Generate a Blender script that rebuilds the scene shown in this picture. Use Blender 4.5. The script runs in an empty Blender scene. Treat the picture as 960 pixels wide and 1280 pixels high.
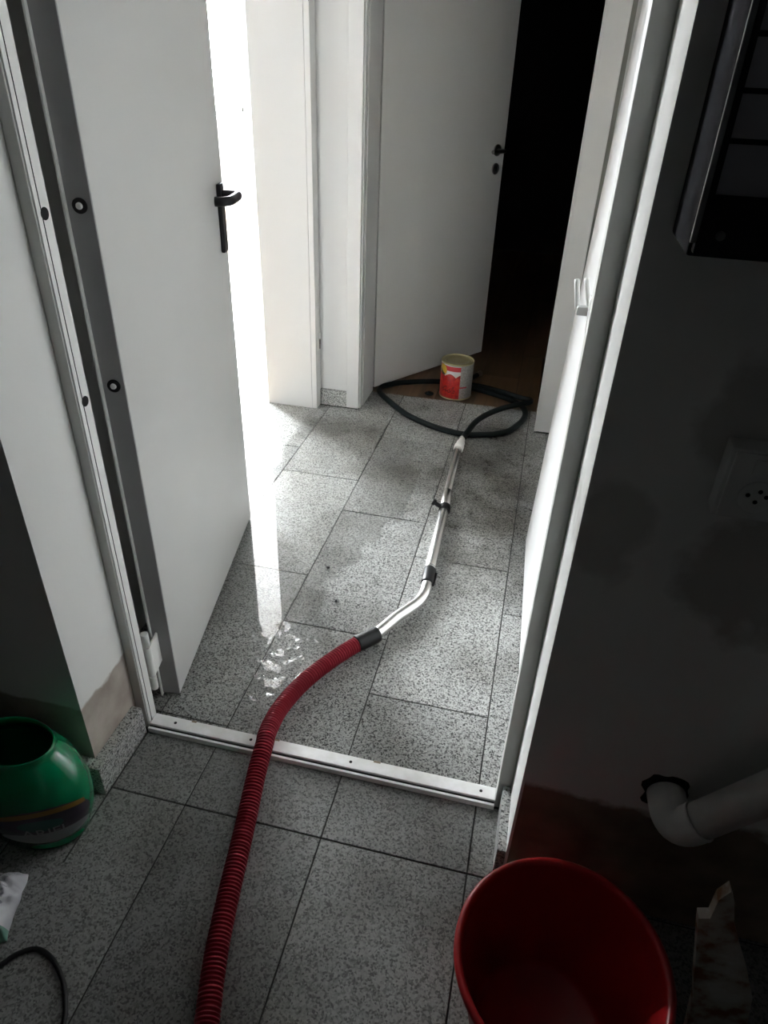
import bpy, bmesh, math, random
from mathutils import Vector, Matrix, noise
random.seed(7)
sc = bpy.context.scene
C = sc.collection

# ------------------------------------------------------------------ camera, world, light, exposure
CAM_H = 1.345
right = Vector((0.97298254, 0.22836175, 0.0339985))
down = Vector((0.15182574, -0.52191893, -0.83937451))
fwd = Vector((-0.17393657, 0.82185859, -0.5424892))
cam_d = bpy.data.cameras.new('camera')
cam = bpy.data.objects.new('camera', cam_d); C.objects.link(cam)
M = Matrix((right, -down, -fwd)).transposed().to_4x4()
M.translation = Vector((0, 0, CAM_H))
cam.matrix_world = M
cam_d.sensor_fit = 'VERTICAL'; cam_d.sensor_height = 36.0
cam_d.lens = 866.98 / 1280 * 36.0
cam_d.clip_start = 0.02; cam_d.clip_end = 100
sc.camera = cam

world = bpy.data.worlds.new('overcast_sky'); sc.world = world
world.use_nodes = True
bg = world.node_tree.nodes['Background']
bg.inputs['Color'].default_value = (0.915, 0.965, 1.0, 1)
SKY = 108.0
# overcast sky: luminance (1 + 2 sin e) / 3 above the horizon, horizon level kept below it as added uplight
_nt = world.node_tree
_tc = _nt.nodes.new('ShaderNodeTexCoord'); _sx = _nt.nodes.new('ShaderNodeSeparateXYZ'); _nt.links.new(_tc.outputs['Generated'], _sx.inputs[0])
_mr = _nt.nodes.new('ShaderNodeMapRange'); _mr.inputs['From Min'].default_value = 0.0; _mr.inputs['From Max'].default_value = 1.0
_mr.inputs['To Min'].default_value = 1 / 3; _mr.inputs['To Max'].default_value = 1.0; _nt.links.new(_sx.outputs[2], _mr.inputs['Value'])
_gt = _nt.nodes.new('ShaderNodeMapRange'); _gt.inputs['From Min'].default_value = -0.03; _gt.inputs['From Max'].default_value = 0.03
_gt.inputs['To Min'].default_value = 1.0; _gt.inputs['To Max'].default_value = 1.0; _nt.links.new(_sx.outputs[2], _gt.inputs['Value'])
_mu = _nt.nodes.new('ShaderNodeMath'); _mu.operation = 'MULTIPLY'; _nt.links.new(_mr.outputs[0], _mu.inputs[0]); _nt.links.new(_gt.outputs[0], _mu.inputs[1])
_ms = _nt.nodes.new('ShaderNodeMath'); _ms.operation = 'MULTIPLY'; _ms.inputs[1].default_value = SKY; _nt.links.new(_mu.outputs[0], _ms.inputs[0])
_nt.links.new(_ms.outputs[0], bg.inputs['Strength'])
WINS = [dict(y0=4.28, y1=5.30, z0=0.85, z1=2.46), dict(y0=6.70, y1=8.15, z0=0.85, z1=2.46)]   # in the wall x = -3.4
for w_ in WINS:
    pl = bpy.data.lights.new('window_daylight_portal', 'AREA'); pl.shape = 'RECTANGLE'
    pl.size = w_['z1'] - w_['z0']; pl.size_y = w_['y1'] - w_['y0']
    plo = bpy.data.objects.new('window_daylight_portal', pl); C.objects.link(plo)
    plo.location = (-3.56, (w_['y0'] + w_['y1']) / 2, (w_['z0'] + w_['z1']) / 2)
    plo.rotation_euler = (0, math.radians(-90), 0)     # -Z looks towards +X, into the room
    pl.cycles.is_portal = True

vs = sc.view_settings
vs.view_transform = 'Standard'; vs.look = 'None'; vs.gamma = 1.0
vs.use_curve_mapping = False
vs.exposure = 2.52
sc.cycles.max_bounces = 14; sc.cycles.diffuse_bounces = 8; sc.cycles.glossy_bounces = 4
sc.cycles.transparent_max_bounces = 12
sc.cycles.use_denoising = True

# ------------------------------------------------------------------ materials
def new_mat(name):
    m = bpy.data.materials.new(name); m.use_nodes = True
    nt = m.node_tree
    return m, nt, nt.nodes['Principled BSDF']
def N(nt, t, **kw):
    n = nt.nodes.new(t)
    for k, v in kw.items(): setattr(n, k, v)
    return n
def ramp(nt, stops):
    n = N(nt, 'ShaderNodeValToRGB'); e = n.color_ramp.elements
    while len(e) < len(stops): e.new(0.5)
    for i, (p, c) in enumerate(stops):
        e[i].position = p; e[i].color = (*c, 1) if len(c) == 3 else c
    return n
def plain(name, col, rough=0.5, metal=0.0, coat=0.0, bump=0.0, bscale=40, var=0.0, vscale=3.0, spec=0.5):
    m, nt, b = new_mat(name)
    b.inputs['Base Color'].default_value = (*col, 1)
    b.inputs['Roughness'].default_value = rough; b.inputs['Metallic'].default_value = metal
    b.inputs['Coat Weight'].default_value = coat; b.inputs['Coat Roughness'].default_value = 0.06
    b.inputs['Specular IOR Level'].default_value = spec
    g = N(nt, 'ShaderNodeNewGeometry')
    if var:
        n = N(nt, 'ShaderNodeTexNoise'); n.inputs['Scale'].default_value = vscale; n.inputs['Detail'].default_value = 5
        nt.links.new(g.outputs['Position'], n.inputs['Vector'])
        r = ramp(nt, [(0.3, tuple(c * (1 - var) for c in col)), (0.7, tuple(min(1, c * (1 + var)) for c in col))])
        nt.links.new(n.outputs['Fac'], r.inputs['Fac']); nt.links.new(r.outputs['Color'], b.inputs['Base Color'])
    if bump:
        n2 = N(nt, 'ShaderNodeTexNoise'); n2.inputs['Scale'].default_value = bscale; n2.inputs['Detail'].default_value = 4
        nt.links.new(g.outputs['Position'], n2.inputs['Vector'])
        bp = N(nt, 'ShaderNodeBump'); bp.inputs['Strength'].default_value = bump; bp.inputs['Distance'].default_value = 0.002
        nt.links.new(n2.outputs['Fac'], bp.inputs['Height']); nt.links.new(bp.outputs['Normal'], b.inputs['Normal'])
    return m
def math_n(nt, op, a, b=None):
    n = N(nt, 'ShaderNodeMath', operation=op)
    for i, v in enumerate((a, b)):
        if v is None: continue
        if isinstance(v, (int, float)): n.inputs[i].default_value = v
        else: nt.links.new(v, n.inputs[i])
    return n.outputs[0]
def mixc(nt, fac, a, b, mode='MIX'):
    n = N(nt, 'ShaderNodeMix', data_type='RGBA', blend_type=mode)
    for idx, v in ((0, fac), (6, a), (7, b)):
        if isinstance(v, (int, float)): n.inputs[idx].default_value = v
        elif isinstance(v, tuple): n.inputs[idx].default_value = (*v, 1)
        else: nt.links.new(v, n.inputs[idx])
    return n.outputs[2]

def granite(name, rough=0.3, grime=True, bright=1.0, scale=330, lift=0.0):
    m, nt, b = new_mat(name)
    g = N(nt, 'ShaderNodeNewGeometry'); P = g.outputs['Position']
    def noise_(s, d=2.0):
        n = N(nt, 'ShaderNodeTexNoise'); n.inputs['Scale'].default_value = s; n.inputs['Detail'].default_value = d
        nt.links.new(P, n.inputs['Vector']); return n.outputs['Fac']
    v = N(nt, 'ShaderNodeTexVoronoi'); v.inputs['Scale'].default_value = scale
    nt.links.new(P, v.inputs['Vector'])
    sep = N(nt, 'ShaderNodeSeparateColor'); nt.links.new(v.outputs['Color'], sep.inputs[0])
    k = bright
    cells = ramp(nt, [(0.22, (.07 * k, .07 * k, .07 * k)), (0.36, (.25 * k, .25 * k, .245 * k)), (0.5, (.43 * k, .435 * k, .425 * k)), (0.8, (.58 * k, .585 * k, .57 * k))])
    
    for e_ in cells.color_ramp.elements:
        c_ = e_.color; e_.color = (*[v_ * (1 - lift) + .30 * k * lift for v_ in c_[:3]], 1)
    f = math_n(nt, 'ADD', math_n(nt, 'MULTIPLY', sep.outputs[0], 0.62), math_n(nt, 'MULTIPLY', noise_(120, 3), 0.38))
    nt.links.new(f, cells.inputs['Fac'])
    col = cells.outputs['Color']
    if grime:
        r = ramp(nt, [(0.33, (0.55, 0.54, 0.52)), (0.55, (1, 1, 1))])
        nt.links.new(noise_(3.1, 9), r.inputs['Fac'])
        col = mixc(nt, 0.9, col, r.outputs['Color'], 'MULTIPLY')
        # trodden-in dirt round the wand tip and on the right of the hall
        sx = N(nt, 'ShaderNodeSeparateXYZ'); nt.links.new(P, sx.inputs[0])
        dx = math_n(nt, 'MULTIPLY', math_n(nt, 'SUBTRACT', sx.outputs[0], -0.04), 3.4)
        dy = math_n(nt, 'MULTIPLY', math_n(nt, 'SUBTRACT', sx.outputs[1], 2.25), 1.8)
        d = math_n(nt, 'SQRT', math_n(nt, 'ADD', math_n(nt, 'MULTIPLY', dx, dx), math_n(nt, 'MULTIPLY', dy, dy)))
        d = math_n(nt, 'ADD', d, math_n(nt, 'MULTIPLY', math_n(nt, 'SUBTRACT', noise_(7, 8), 0.5), 2.6))
        r2 = ramp(nt, [(0.10, (0.50, 0.485, 0.46)), (1.0, (1, 1, 1))])
        nt.links.new(d, r2.inputs['Fac'])
        col = mixc(nt, 1.0, col, r2.outputs['Color'], 'MULTIPLY')
    oi = N(nt, 'ShaderNodeObjectInfo')
    rv = ramp(nt, [(0, (0.84, 0.84, 0.83)), (1, (1.08, 1.08, 1.06))])
    nt.links.new(oi.outputs['Random'], rv.inputs['Fac'])
    col = mixc(nt, 1.0, col, rv.outputs['Color'], 'MULTIPLY')
    nt.links.new(col, b.inputs['Base Color'])
    rr = ramp(nt, [(0.3, (rough * .8,) * 3), (0.7, (min(1, rough * 1.35),) * 3)])
    nt.links.new(noise_(14, 5), rr.inputs['Fac']); nt.links.new(rr.outputs['Color'], b.inputs['Roughness'])
    b.inputs['Specular IOR Level'].default_value = 0.12
    return m

def wood(name, c1, c2, rough=0.3, scale=1.0, axis='Y'):
    m, nt, b = new_mat(name)
    g = N(nt, 'ShaderNodeNewGeometry'); mp = N(nt, 'ShaderNodeMapping')
    mp.inputs['Scale'].default_value = (26 * scale, 2.2 * scale, 26 * scale) if axis == 'Y' else (2.2 * scale, 26 * scale, 26 * scale)
    oi = N(nt, 'ShaderNodeObjectInfo')
    nt.links.new(g.outputs['Position'], mp.inputs['Vector'])
    n = N(nt, 'ShaderNodeTexNoise', noise_dimensions='4D'); n.inputs['Scale'].default_value = 1; n.inputs['Detail'].default_value = 6; n.inputs['Distortion'].default_value = 0.6
    nt.links.new(mp.outputs['Vector'], n.inputs['Vector'])
    nt.links.new(math_n(nt, 'MULTIPLY', oi.outputs['Random'], 40.0), n.inputs['W'])
    r = ramp(nt, [(0.3, c1), (0.7, c2)]); nt.links.new(n.outputs['Fac'], r.inputs['Fac'])
    rv = ramp(nt, [(0, (0.75, 0.75, 0.75)), (1, (1.15, 1.12, 1.1))]); nt.links.new(oi.outputs['Random'], rv.inputs['Fac'])
    nt.links.new(mixc(nt, 1.0, r.outputs['Color'], rv.outputs['Color'], 'MULTIPLY'), b.inputs['Base Color'])
    b.inputs['Roughness'].default_value = rough
    return m

def near_wall_mat():
    m, nt, b = new_mat('painted_plaster_with_damp')
    g = N(nt, 'ShaderNodeNewGeometry'); P = g.outputs['Position']
    sx = N(nt, 'ShaderNodeSeparateXYZ'); nt.links.new(P, sx.inputs[0])
    n = N(nt, 'ShaderNodeTexNoise'); n.inputs['Scale'].default_value = 16; n.inputs['Detail'].default_value = 6
    nt.links.new(P, n.inputs['Vector'])
    nz = math_n(nt, 'SUBTRACT', n.outputs['Fac'], 0.5)
    col = (0.78, 0.78, 0.76)
    def blob(col, cx, cz, rx, rz, c, edge=0.3, amp=1.3):
        dx = math_n(nt, 'MULTIPLY', math_n(nt, 'SUBTRACT', sx.outputs[0], cx), 1 / rx)
        dz = math_n(nt, 'MULTIPLY', math_n(nt, 'SUBTRACT', sx.outputs[2], cz), 1 / rz)
        d = math_n(nt, 'SQRT', math_n(nt, 'ADD', math_n(nt, 'MULTIPLY', dx, dx), math_n(nt, 'MULTIPLY', dz, dz)))
        d = math_n(nt, 'ADD', d, math_n(nt, 'MULTIPLY', nz, amp))
        r = ramp(nt, [(1 - edge, (1, 1, 1)), (1.0, (0, 0, 0))]); nt.links.new(d, r.inputs['Fac'])
        return mixc(nt, r.outputs['Color'], col, c)
    col = blob(col, 0.138, 0.838, 0.052, 0.085, (0.60, 0.59, 0.565))
    col = blob(col, 0.275, 1.02, 0.085, 0.10, (0.54, 0.53, 0.51))
    col = blob(col, 0.335, 0.80, 0.11, 0.12, (0.50, 0.485, 0.46))
    # paint gone from the foot of the wall: bare brown render
    e = math_n(nt, 'ADD', math_n(nt, 'SUBTRACT', 0.31, sx.outputs[2]), math_n(nt, 'MULTIPLY', nz, 0.09))
    r = ramp(nt, [(0.0, (0, 0, 0)), (0.02, (1, 1, 1))]); nt.links.new(e, r.inputs['Fac'])
    rc = ramp(nt, [(0.3, (0.17, 0.125, 0.09)), (0.7, (0.27, 0.21, 0.16))]); nt.links.new(n.outputs['Fac'], rc.inputs['Fac'])
    right_side = math_n(nt, 'GREATER_THAN', sx.outputs[0], 0.1)
    col = mixc(nt, math_n(nt, 'MULTIPLY', r.outputs['Color'], right_side), col, rc.outputs['Color'])
    # reveal at the hinge side: peeled down to beige render above the skirting
    pe = math_n(nt, 'SUBTRACT', math_n(nt, 'ADD', 0.236, math_n(nt, 'MULTIPLY', nz, 0.05)), sx.outputs[2])
    r3 = ramp(nt, [(0.0, (0, 0, 0)), (0.008, (1, 1, 1))]); nt.links.new(pe, r3.inputs['Fac'])
    left_side = math_n(nt, 'LESS_THAN', sx.outputs[0], -0.7)
    rc3 = ramp(nt, [(0.3, (0.34, 0.29, 0.25)), (0.7, (0.47, 0.42, 0.375))]); nt.links.new(n.outputs['Fac'], rc3.inputs['Fac'])
    col = mixc(nt, math_n(nt, 'MULTIPLY', r3.outputs['Color'], left_side), col, rc3.outputs['Color'])
    nt.links.new(col, b.inputs['Base Color'])
    b.inputs['Roughness'].default_value = 0.9; b.inputs['Specular IOR Level'].default_value = 0.1
    n2 = N(nt, 'ShaderNodeTexNoise'); n2.inputs['Scale'].default_value = 60; nt.links.new(P, n2.inputs['Vector'])
    bp = N(nt, 'ShaderNodeBump'); bp.inputs['Strength'].default_value = 0.15; bp.inputs['Distance'].default_value = 0.002
    nt.links.new(n2.outputs['Fac'], bp.inputs['Height']); nt.links.new(bp.outputs['Normal'], b.inputs['Normal'])
    return m

MAT = {}
MAT['granite'] = granite('granite_tile', rough=0.30, bright=0.74)
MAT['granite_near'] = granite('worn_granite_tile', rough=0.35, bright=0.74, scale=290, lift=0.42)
MAT['granite_skirt'] = granite('granite_skirting', rough=0.35, grime=False, bright=1.0)
MAT['grout'] = plain('dark_grout', (0.035, 0.035, 0.033), 0.9)
MAT['near_wall'] = near_wall_mat()
MAT['low_bounce'] = plain('low_bounce_grey', (0.36, 0.36, 0.36), 0.8)  # unseen walls coloured darker to cut bounce light in the near room
MAT['white_wall'] = plain('white_wall_paint', (0.70, 0.70, 0.69), 0.7, bump=0.12, bscale=70)
MAT['room_wall'] = plain('white_room_paint', (0.50, 0.51, 0.52), 0.7)
MAT['ceil'] = plain('ceiling_paint', (0.74, 0.74, 0.74), 0.8)
MAT['white_frame'] = plain('white_lacquer_frame', (0.66, 0.66, 0.65), 0.32)
MAT['white_door'] = plain('white_laminate_door', (0.72, 0.715, 0.69), 0.42, var=0.03, vscale=2)
MAT['gloss_door'] = plain('glossy_white_door', (0.80, 0.80, 0.795), 0.3, coat=0.15)
MAT['fire_door'] = plain('light_grey_steel_door', (0.56, 0.56, 0.545), 0.38, var=0.025, vscale=2.0)
MAT['door_edge'] = plain('grey_steel_edge', (0.36, 0.36, 0.36), 0.5)
MAT['frame_grey'] = plain('grey_steel_frame', (0.55, 0.555, 0.53), 0.5, var=0.06, vscale=6)
MAT['frame_light'] = plain('light_steel_frame', (0.80, 0.80, 0.78), 0.4)
MAT['alu'] = plain('scuffed_aluminium', (0.95, 0.95, 0.92), 0.5, var=0.10, vscale=30, bump=0.1, bscale=90)
MAT['chrome'] = plain('polished_tube_steel', (0.85, 0.84, 0.82), 0.27, metal=1.0)
MAT['hinge'] = plain('zinc_hinge', (0.80, 0.80, 0.77), 0.4)
MAT['black_plastic'] = plain('black_plastic', (0.010, 0.010, 0.011), 0.4, spec=0.3)
MAT['black_rubber'] = plain('black_rubber_hose', (0.008, 0.012, 0.013), 0.5, spec=0.12)
MAT['dark_seal'] = plain('dark_seal', (0.01, 0.01, 0.01), 0.7)
MAT['gap_grey'] = plain('gap_shade_grey', (0.22, 0.22, 0.20), 0.8)
MAT['edging'] = plain('dark_grey_edging', (0.045, 0.045, 0.043), 0.7)
MAT['white_plastic'] = plain('white_plastic', (0.86, 0.86, 0.84), 0.4)
MAT['red_hose'] = plain('dark_red_ribbed_plastic', (0.29, 0.017, 0.034), 0.45, spec=0.25)
MAT['red_bucket'] = plain('red_plastic', (0.32, 0.007, 0.009), 0.38)
MAT['green_tub'] = plain('green_plastic', (0.0, 0.20, 0.075), 0.16, coat=0.4)
MAT['pvc'] = plain('grey_white_pvc', (0.62, 0.62, 0.60), 0.45, var=0.12, vscale=20)
MAT['box_dark'] = plain('dark_box_enamel', (0.018, 0.018, 0.023), 0.9, spec=0.05)
MAT['box_panel'] = plain('box_panel_grey', (0.26, 0.25, 0.28), 0.5)
MAT['box_strip'] = plain('box_metal_edge', (0.10, 0.105, 0.11), 0.5)
MAT['socket'] = plain('socket_plastic', (0.62, 0.62, 0.60), 0.45)
MAT['hole'] = plain('dark_hole', (0.006, 0.006, 0.006), 0.9)
MAT['tin'] = plain('gold_lacquered_tin', (0.50, 0.45, 0.26), 0.32, metal=0.85)
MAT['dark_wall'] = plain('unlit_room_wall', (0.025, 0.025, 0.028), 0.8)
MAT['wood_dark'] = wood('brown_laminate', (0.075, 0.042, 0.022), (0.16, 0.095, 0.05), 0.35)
MAT['wood_light'] = wood('pale_oak_parquet', (0.29, 0.225, 0.155), (0.38, 0.30, 0.215), 0.30)
MAT['metal_dark'] = plain('brushed_nickel', (0.30, 0.29, 0.27), 0.28, metal=1.0)
MAT['bag_dark'] = plain('grey_print', (0.22, 0.23, 0.30), 0.6)
MAT['cable'] = plain('black_cable', (0.01, 0.01, 0.012), 0.5)
MAT['label_dark'] = plain('label_plum', (0.025, 0.016, 0.03), 0.4)
MAT['label_white'] = plain('label_white', (0.22, 0.24, 0.24), 0.45)
MAT['label_yellow'] = plain('label_ochre', (0.20, 0.11, 0.01), 0.45)
MAT['label_green'] = plain('label_dark_green', (0.01, 0.07, 0.05), 0.45)

def water_mat():
    m = bpy.data.materials.new('thin_water_film'); m.use_nodes = True
    nt = m.node_tree; nt.nodes.clear()
    out = N(nt, 'ShaderNodeOutputMaterial'); mix = N(nt, 'ShaderNodeMixShader')
    tr = N(nt, 'ShaderNodeBsdfTransparent'); gl = N(nt, 'ShaderNodeBsdfGlossy')
    tr.inputs['Color'].default_value = (0.90, 0.90, 0.895, 1)
    gl.inputs['Roughness'].default_value = 0.015
    mix.inputs[0].default_value = 0.085; nt.links.new(tr.outputs[0], mix.inputs[1]); nt.links.new(gl.outputs[0], mix.inputs[2])
    nt.links.new(mix.outputs[0], out.inputs[0]); return m
MAT['water'] = water_mat()
def glass_mat():
    m = bpy.data.materials.new('window_glass'); m.use_nodes = True
    nt = m.node_tree; nt.nodes.clear()
    out = N(nt, 'ShaderNodeOutputMaterial'); mix = N(nt, 'ShaderNodeMixShader')
    tr = N(nt, 'ShaderNodeBsdfTransparent'); gl = N(nt, 'ShaderNodeBsdfGlossy')
    gl.inputs['Roughness'].default_value = 0.02
    mix.inputs[0].default_value = 0.085; nt.links.new(tr.outputs[0], mix.inputs[1]); nt.links.new(gl.outputs[0], mix.inputs[2])
    nt.links.new(mix.outputs[0], out.inputs[0]); return m
MAT['glass'] = glass_mat()

# ------------------------------------------------------------------ mesh helpers
def bm_new(): return bmesh.new()
def add_box(bm, lo, hi, bev=0.0):
    v = [bm.verts.new((x, y, z)) for x in (lo[0], hi[0]) for y in (lo[1], hi[1]) for z in (lo[2], hi[2])]
    fs = [(0, 1, 3, 2), (4, 6, 7, 5), (0, 4, 5, 1), (2, 3, 7, 6), (0, 2, 6, 4), (1, 5, 7, 3)]
    faces = [bm.faces.new([v[i] for i in f]) for f in fs]
    if bev > 0:
        es = list({e for f in faces for e in f.edges})
        bmesh.ops.bevel(bm, geom=es, offset=bev, segments=2, affect='EDGES', profile=0.6)
    return bm
def box(lo, hi, bev=0.0): return add_box(bm_new(), lo, hi, bev)
def catmull(pts, step):
    P = [Vector(p) for p in pts]; P = [2 * P[0] - P[1]] + P + [2 * P[-1] - P[-2]]
    out = []
    for i in range(1, len(P) - 2):
        n = max(1, int((P[i + 1] - P[i]).length / step))
        for k in range(n):
            t = k / n; a, b, c, d = P[i - 1:i + 3]
            out.append(0.5 * ((2 * b) + (-a + c) * t + (2 * a - 5 * b + 4 * c - d) * t * t + (-a + 3 * b - 3 * c + d) * t ** 3))
    out.append(P[-2]); return out
def add_tube(bm, path, rad, segs=16, caps=True, squash=1.0):
    n = len(path); s = 0.0; rings = []
    t0 = (path[1] - path[0]).normalized()
    up = Vector((0, 0, 1)) if abs(t0.z) < 0.9 else Vector((1, 0, 0))
    nrm = (up - t0 * up.dot(t0)).normalized()
    for i, p in enumerate(path):
        t = (path[min(i + 1, n - 1)] - path[max(i - 1, 0)]).normalized()
        nrm = (nrm - t * nrm.dot(t)).normalized(); b = t.cross(nrm)
        if i: s += (p - path[i - 1]).length
        r = rad(s) if callable(rad) else rad
        rings.append([bm.verts.new(p + (nrm * math.cos(a) * squash + b * math.sin(a)) * r) for a in (2 * math.pi * k / segs for k in range(segs))])
    for a, b_ in zip(rings, rings[1:]):
        for k in range(segs):
            f = bm.faces.new((a[k], a[(k + 1) % segs], b_[(k + 1) % segs], b_[k])); f.smooth = True
    if caps:
        bm.faces.new(rings[0][::-1]); bm.faces.new(rings[-1])
    return bm
def tube(path, rad, segs=16, caps=True): return add_tube(bm_new(), [Vector(p) for p in path], rad, segs, caps)
def cyl(p0, p1, r, segs=20, bev=0.0):
    p0, p1 = Vector(p0), Vector(p1)
    if bev:
        d = (p1 - p0).normalized(); L = (p1 - p0).length
        pts = [p0, p0 + d * bev * .3, p0 + d * bev, p1 - d * bev, p1 - d * bev * .3, p1]
        rr = [r - bev, r - bev * .3, r, r, r - bev * .3, r - bev]
        it = iter(rr); bm = bm_new()
        return add_tube(bm, pts, lambda s: next(it), segs)
    return tube([p0, p1], r, segs)
def lathe(prof, segs=48, sx=1.0, sy=1.0, closed=False, cx=0, cy=0):
    bm = bm_new(); rings = []
    for r, z in prof:
        if r < 1e-6: rings.append([bm.verts.new((cx, cy, z))])
        else: rings.append([bm.verts.new((cx + r * sx * math.cos(2 * math.pi * k / segs), cy + r * sy * math.sin(2 * math.pi * k / segs), z)) for k in range(segs)])
    for a, b in zip(rings, rings[1:]):
        for k in range(segs):
            k2 = (k + 1) % segs
            if len(a) == 1 and len(b) == 1: continue
            if len(a) == 1: vv = (a[0], b[k2], b[k])
            elif len(b) == 1: vv = (a[k], a[k2], b[0])
            else: vv = (a[k], a[k2], b[k2], b[k])
            f = bm.faces.new(vv); f.smooth = True
    return bm
def prism(pts, thick, axis='Y'):
    """outline in two axes, extruded along the third, centred on 0"""
    bm = bm_new(); lo, hi = [], []
    for u, w in pts:
        if axis == 'Y': lo.append(bm.verts.new((u, 0, w))); hi.append(bm.verts.new((u, thick, w)))
        else: lo.append(bm.verts.new((u, w, 0))); hi.append(bm.verts.new((u, w, thick)))
    n = len(pts)
    bm.faces.new(lo); bm.faces.new(hi[::-1])
    for i in range(n): bm.faces.new((lo[i], hi[i], hi[(i + 1) % n], lo[(i + 1) % n]))
    return bm
def merge(*bms):
    base = bms[0]
    for b in bms[1:]:
        me = bpy.data.meshes.new('tmp'); b.to_mesh(me); base.from_mesh(me); bpy.data.meshes.remove(me); b.free()
    return base
def obj(name, bm, mat, parent=None, world=False, recalc=True):
    if recalc: bmesh.ops.recalc_face_normals(bm, faces=bm.faces)
    me = bpy.data.meshes.new(name); bm.to_mesh(me); bm.free()
    me.materials.append(MAT[mat] if isinstance(mat, str) else mat)
    o = bpy.data.objects.new(name, me); C.objects.link(o)
    if parent:
        o.parent = parent
        if world: me.transform(parent.matrix_basis.inverted())
    return o
def meta(o, label=None, cat=None, group=None, kind=None):
    for k, v in (('label', label), ('category', cat), ('group', group), ('kind', kind)):
        if v: o[k] = v
    return o
def thing(name, label, cat, loc=(0, 0, 0), rotz=0.0, rot=None, group=None, kind=None):
    o = bpy.data.objects.new(name, None); C.objects.link(o); o.empty_display_size = 0.05
    o.location = loc; o.rotation_euler = rot if rot else (0, 0, rotz)
    return meta(o, label, cat, group, kind)
def struct(name, bm, mat, label, cat): return meta(obj(name, bm, mat), label, cat, kind='structure')

# ------------------------------------------------------------------ room shell
Zc = 2.5; DH = 2.05
def walls(name, boxes, mat, label):
    bm = bm_new()
    for lo, hi in boxes: add_box(bm, (lo[0], lo[1], lo[2] if lo[2] > 0 else -.06), hi)
    return struct(name, bm, mat, label, 'wall')
walls('wall_near', [((-2.2, .80, 0), (-.776, 1.0, Zc)), ((.095, .80, 0), (1.6, 1.0, Zc)), ((-.776, .80, DH), (.095, 1.0, Zc))], 'near_wall', 'dark plaster wall around the steel door opening, damp stained')
walls('wall_left', [((-1.16, 1.0, 0), (-.945, 1.995, Zc)), ((-1.16, 2.0, DH), (-.945, 2.812, Zc)), ((-1.16, 2.812, 0), (-.945, 3.10, Zc))], 'white_wall', 'white hall wall with the bright doorway behind the grey door')
walls('wall_far', [((-.945, 2.875, 0), (-.745, 3.10, Zc)), ((.06, 2.875, 0), (.40, 3.10, Zc)), ((-.745, 2.875, DH), (.06, 3.10, Zc))], 'white_wall', 'white end wall of the hall around the far dark doorway')
walls('wall_right', [((.185, 1.0, 0), (.40, 2.875, Zc))], 'white_wall', 'white right wall of the hall behind the glossy door')
walls('wall_back', [((-2.2, -1.9, 0), (1.6, -1.8, Zc)), ((-2.3, -1.9, 0), (-2.2, 1.0, Zc)), ((1.6, -1.9, 0), (1.7, 1.0, Zc))], 'low_bounce', 'plaster walls of the dark utility room behind the camera')
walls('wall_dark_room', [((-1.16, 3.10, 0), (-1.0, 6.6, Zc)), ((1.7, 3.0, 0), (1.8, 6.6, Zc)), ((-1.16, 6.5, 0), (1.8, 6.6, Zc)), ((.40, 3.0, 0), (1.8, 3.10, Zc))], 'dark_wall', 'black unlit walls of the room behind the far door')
walls('wall_bright_room', [((-3.6, .9, 0), (-1.16, 1.0, Zc)), ((-1.18, 3.10, 0), (-1.161, 8.4, Zc)), ((-3.6, 8.4, 0), (-1.06, 8.5, Zc)),
      ((-3.6, .9, 0), (-3.4, WINS[0]['y0'], Zc)), ((-3.6, WINS[0]['y1'], 0), (-3.4, WINS[1]['y0'], Zc)), ((-3.6, WINS[1]['y1'], 0), (-3.4, 8.5, Zc))]
      + [q for w_ in WINS for q in (((-3.6, w_['y0'], 0), (-3.4, w_['y1'], w_['z0'])), ((-3.6, w_['y0'], w_['z1']), (-3.4, w_['y1'], Zc)))], 'room_wall', 'white walls of the sunlit room seen past the grey door')
struct('ceiling', box((-3.7, -2.0, Zc), (1.9, 8.6, Zc + .1)), 'ceil', 'flat white ceiling over hall and rooms', 'ceiling')

# floor: grout bed plus every granite tile
floor = struct('floor', box((-2.2, -1.8, -.06), (1.6, 3.08, -.0025)), 'grout', 'speckled grey granite tile floor with dark joints', 'floor')
G = 0.0016
tile_cache = {}
def tile(x0, x1, y0, y1, mat='granite'):
    w, l = round(x1 - x0 - 2 * G, 4), round(y1 - y0 - 2 * G, 4)
    if w < .01 or l < .01: return
    if (w, l, mat) not in tile_cache:
        bm = box((-w / 2, -l / 2, -.012), (w / 2, l / 2, 0))
        es = [e for e in bm.edges if all(v.co.z > -.001 for v in e.verts)]
        bmesh.ops.bevel(bm, geom=es, offset=.0009, segments=1, affect='EDGES')
        me = bpy.data.meshes.new('floor_tile'); bm.to_mesh(me); bm.free(); me.materials.append(MAT[mat])
        tile_cache[(w, l, mat)] = me
    o = bpy.data.objects.new('floor_tile', tile_cache[(w, l, mat)]); C.objects.link(o); o.parent = floor
    o.location = ((x0 + x1) / 2, (y0 + y1) / 2, random.uniform(-.0006, .0002))
TW, TL = .3033, .6067
xs = [.0295 + TW * k for k in range(-7, 5)]
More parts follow.
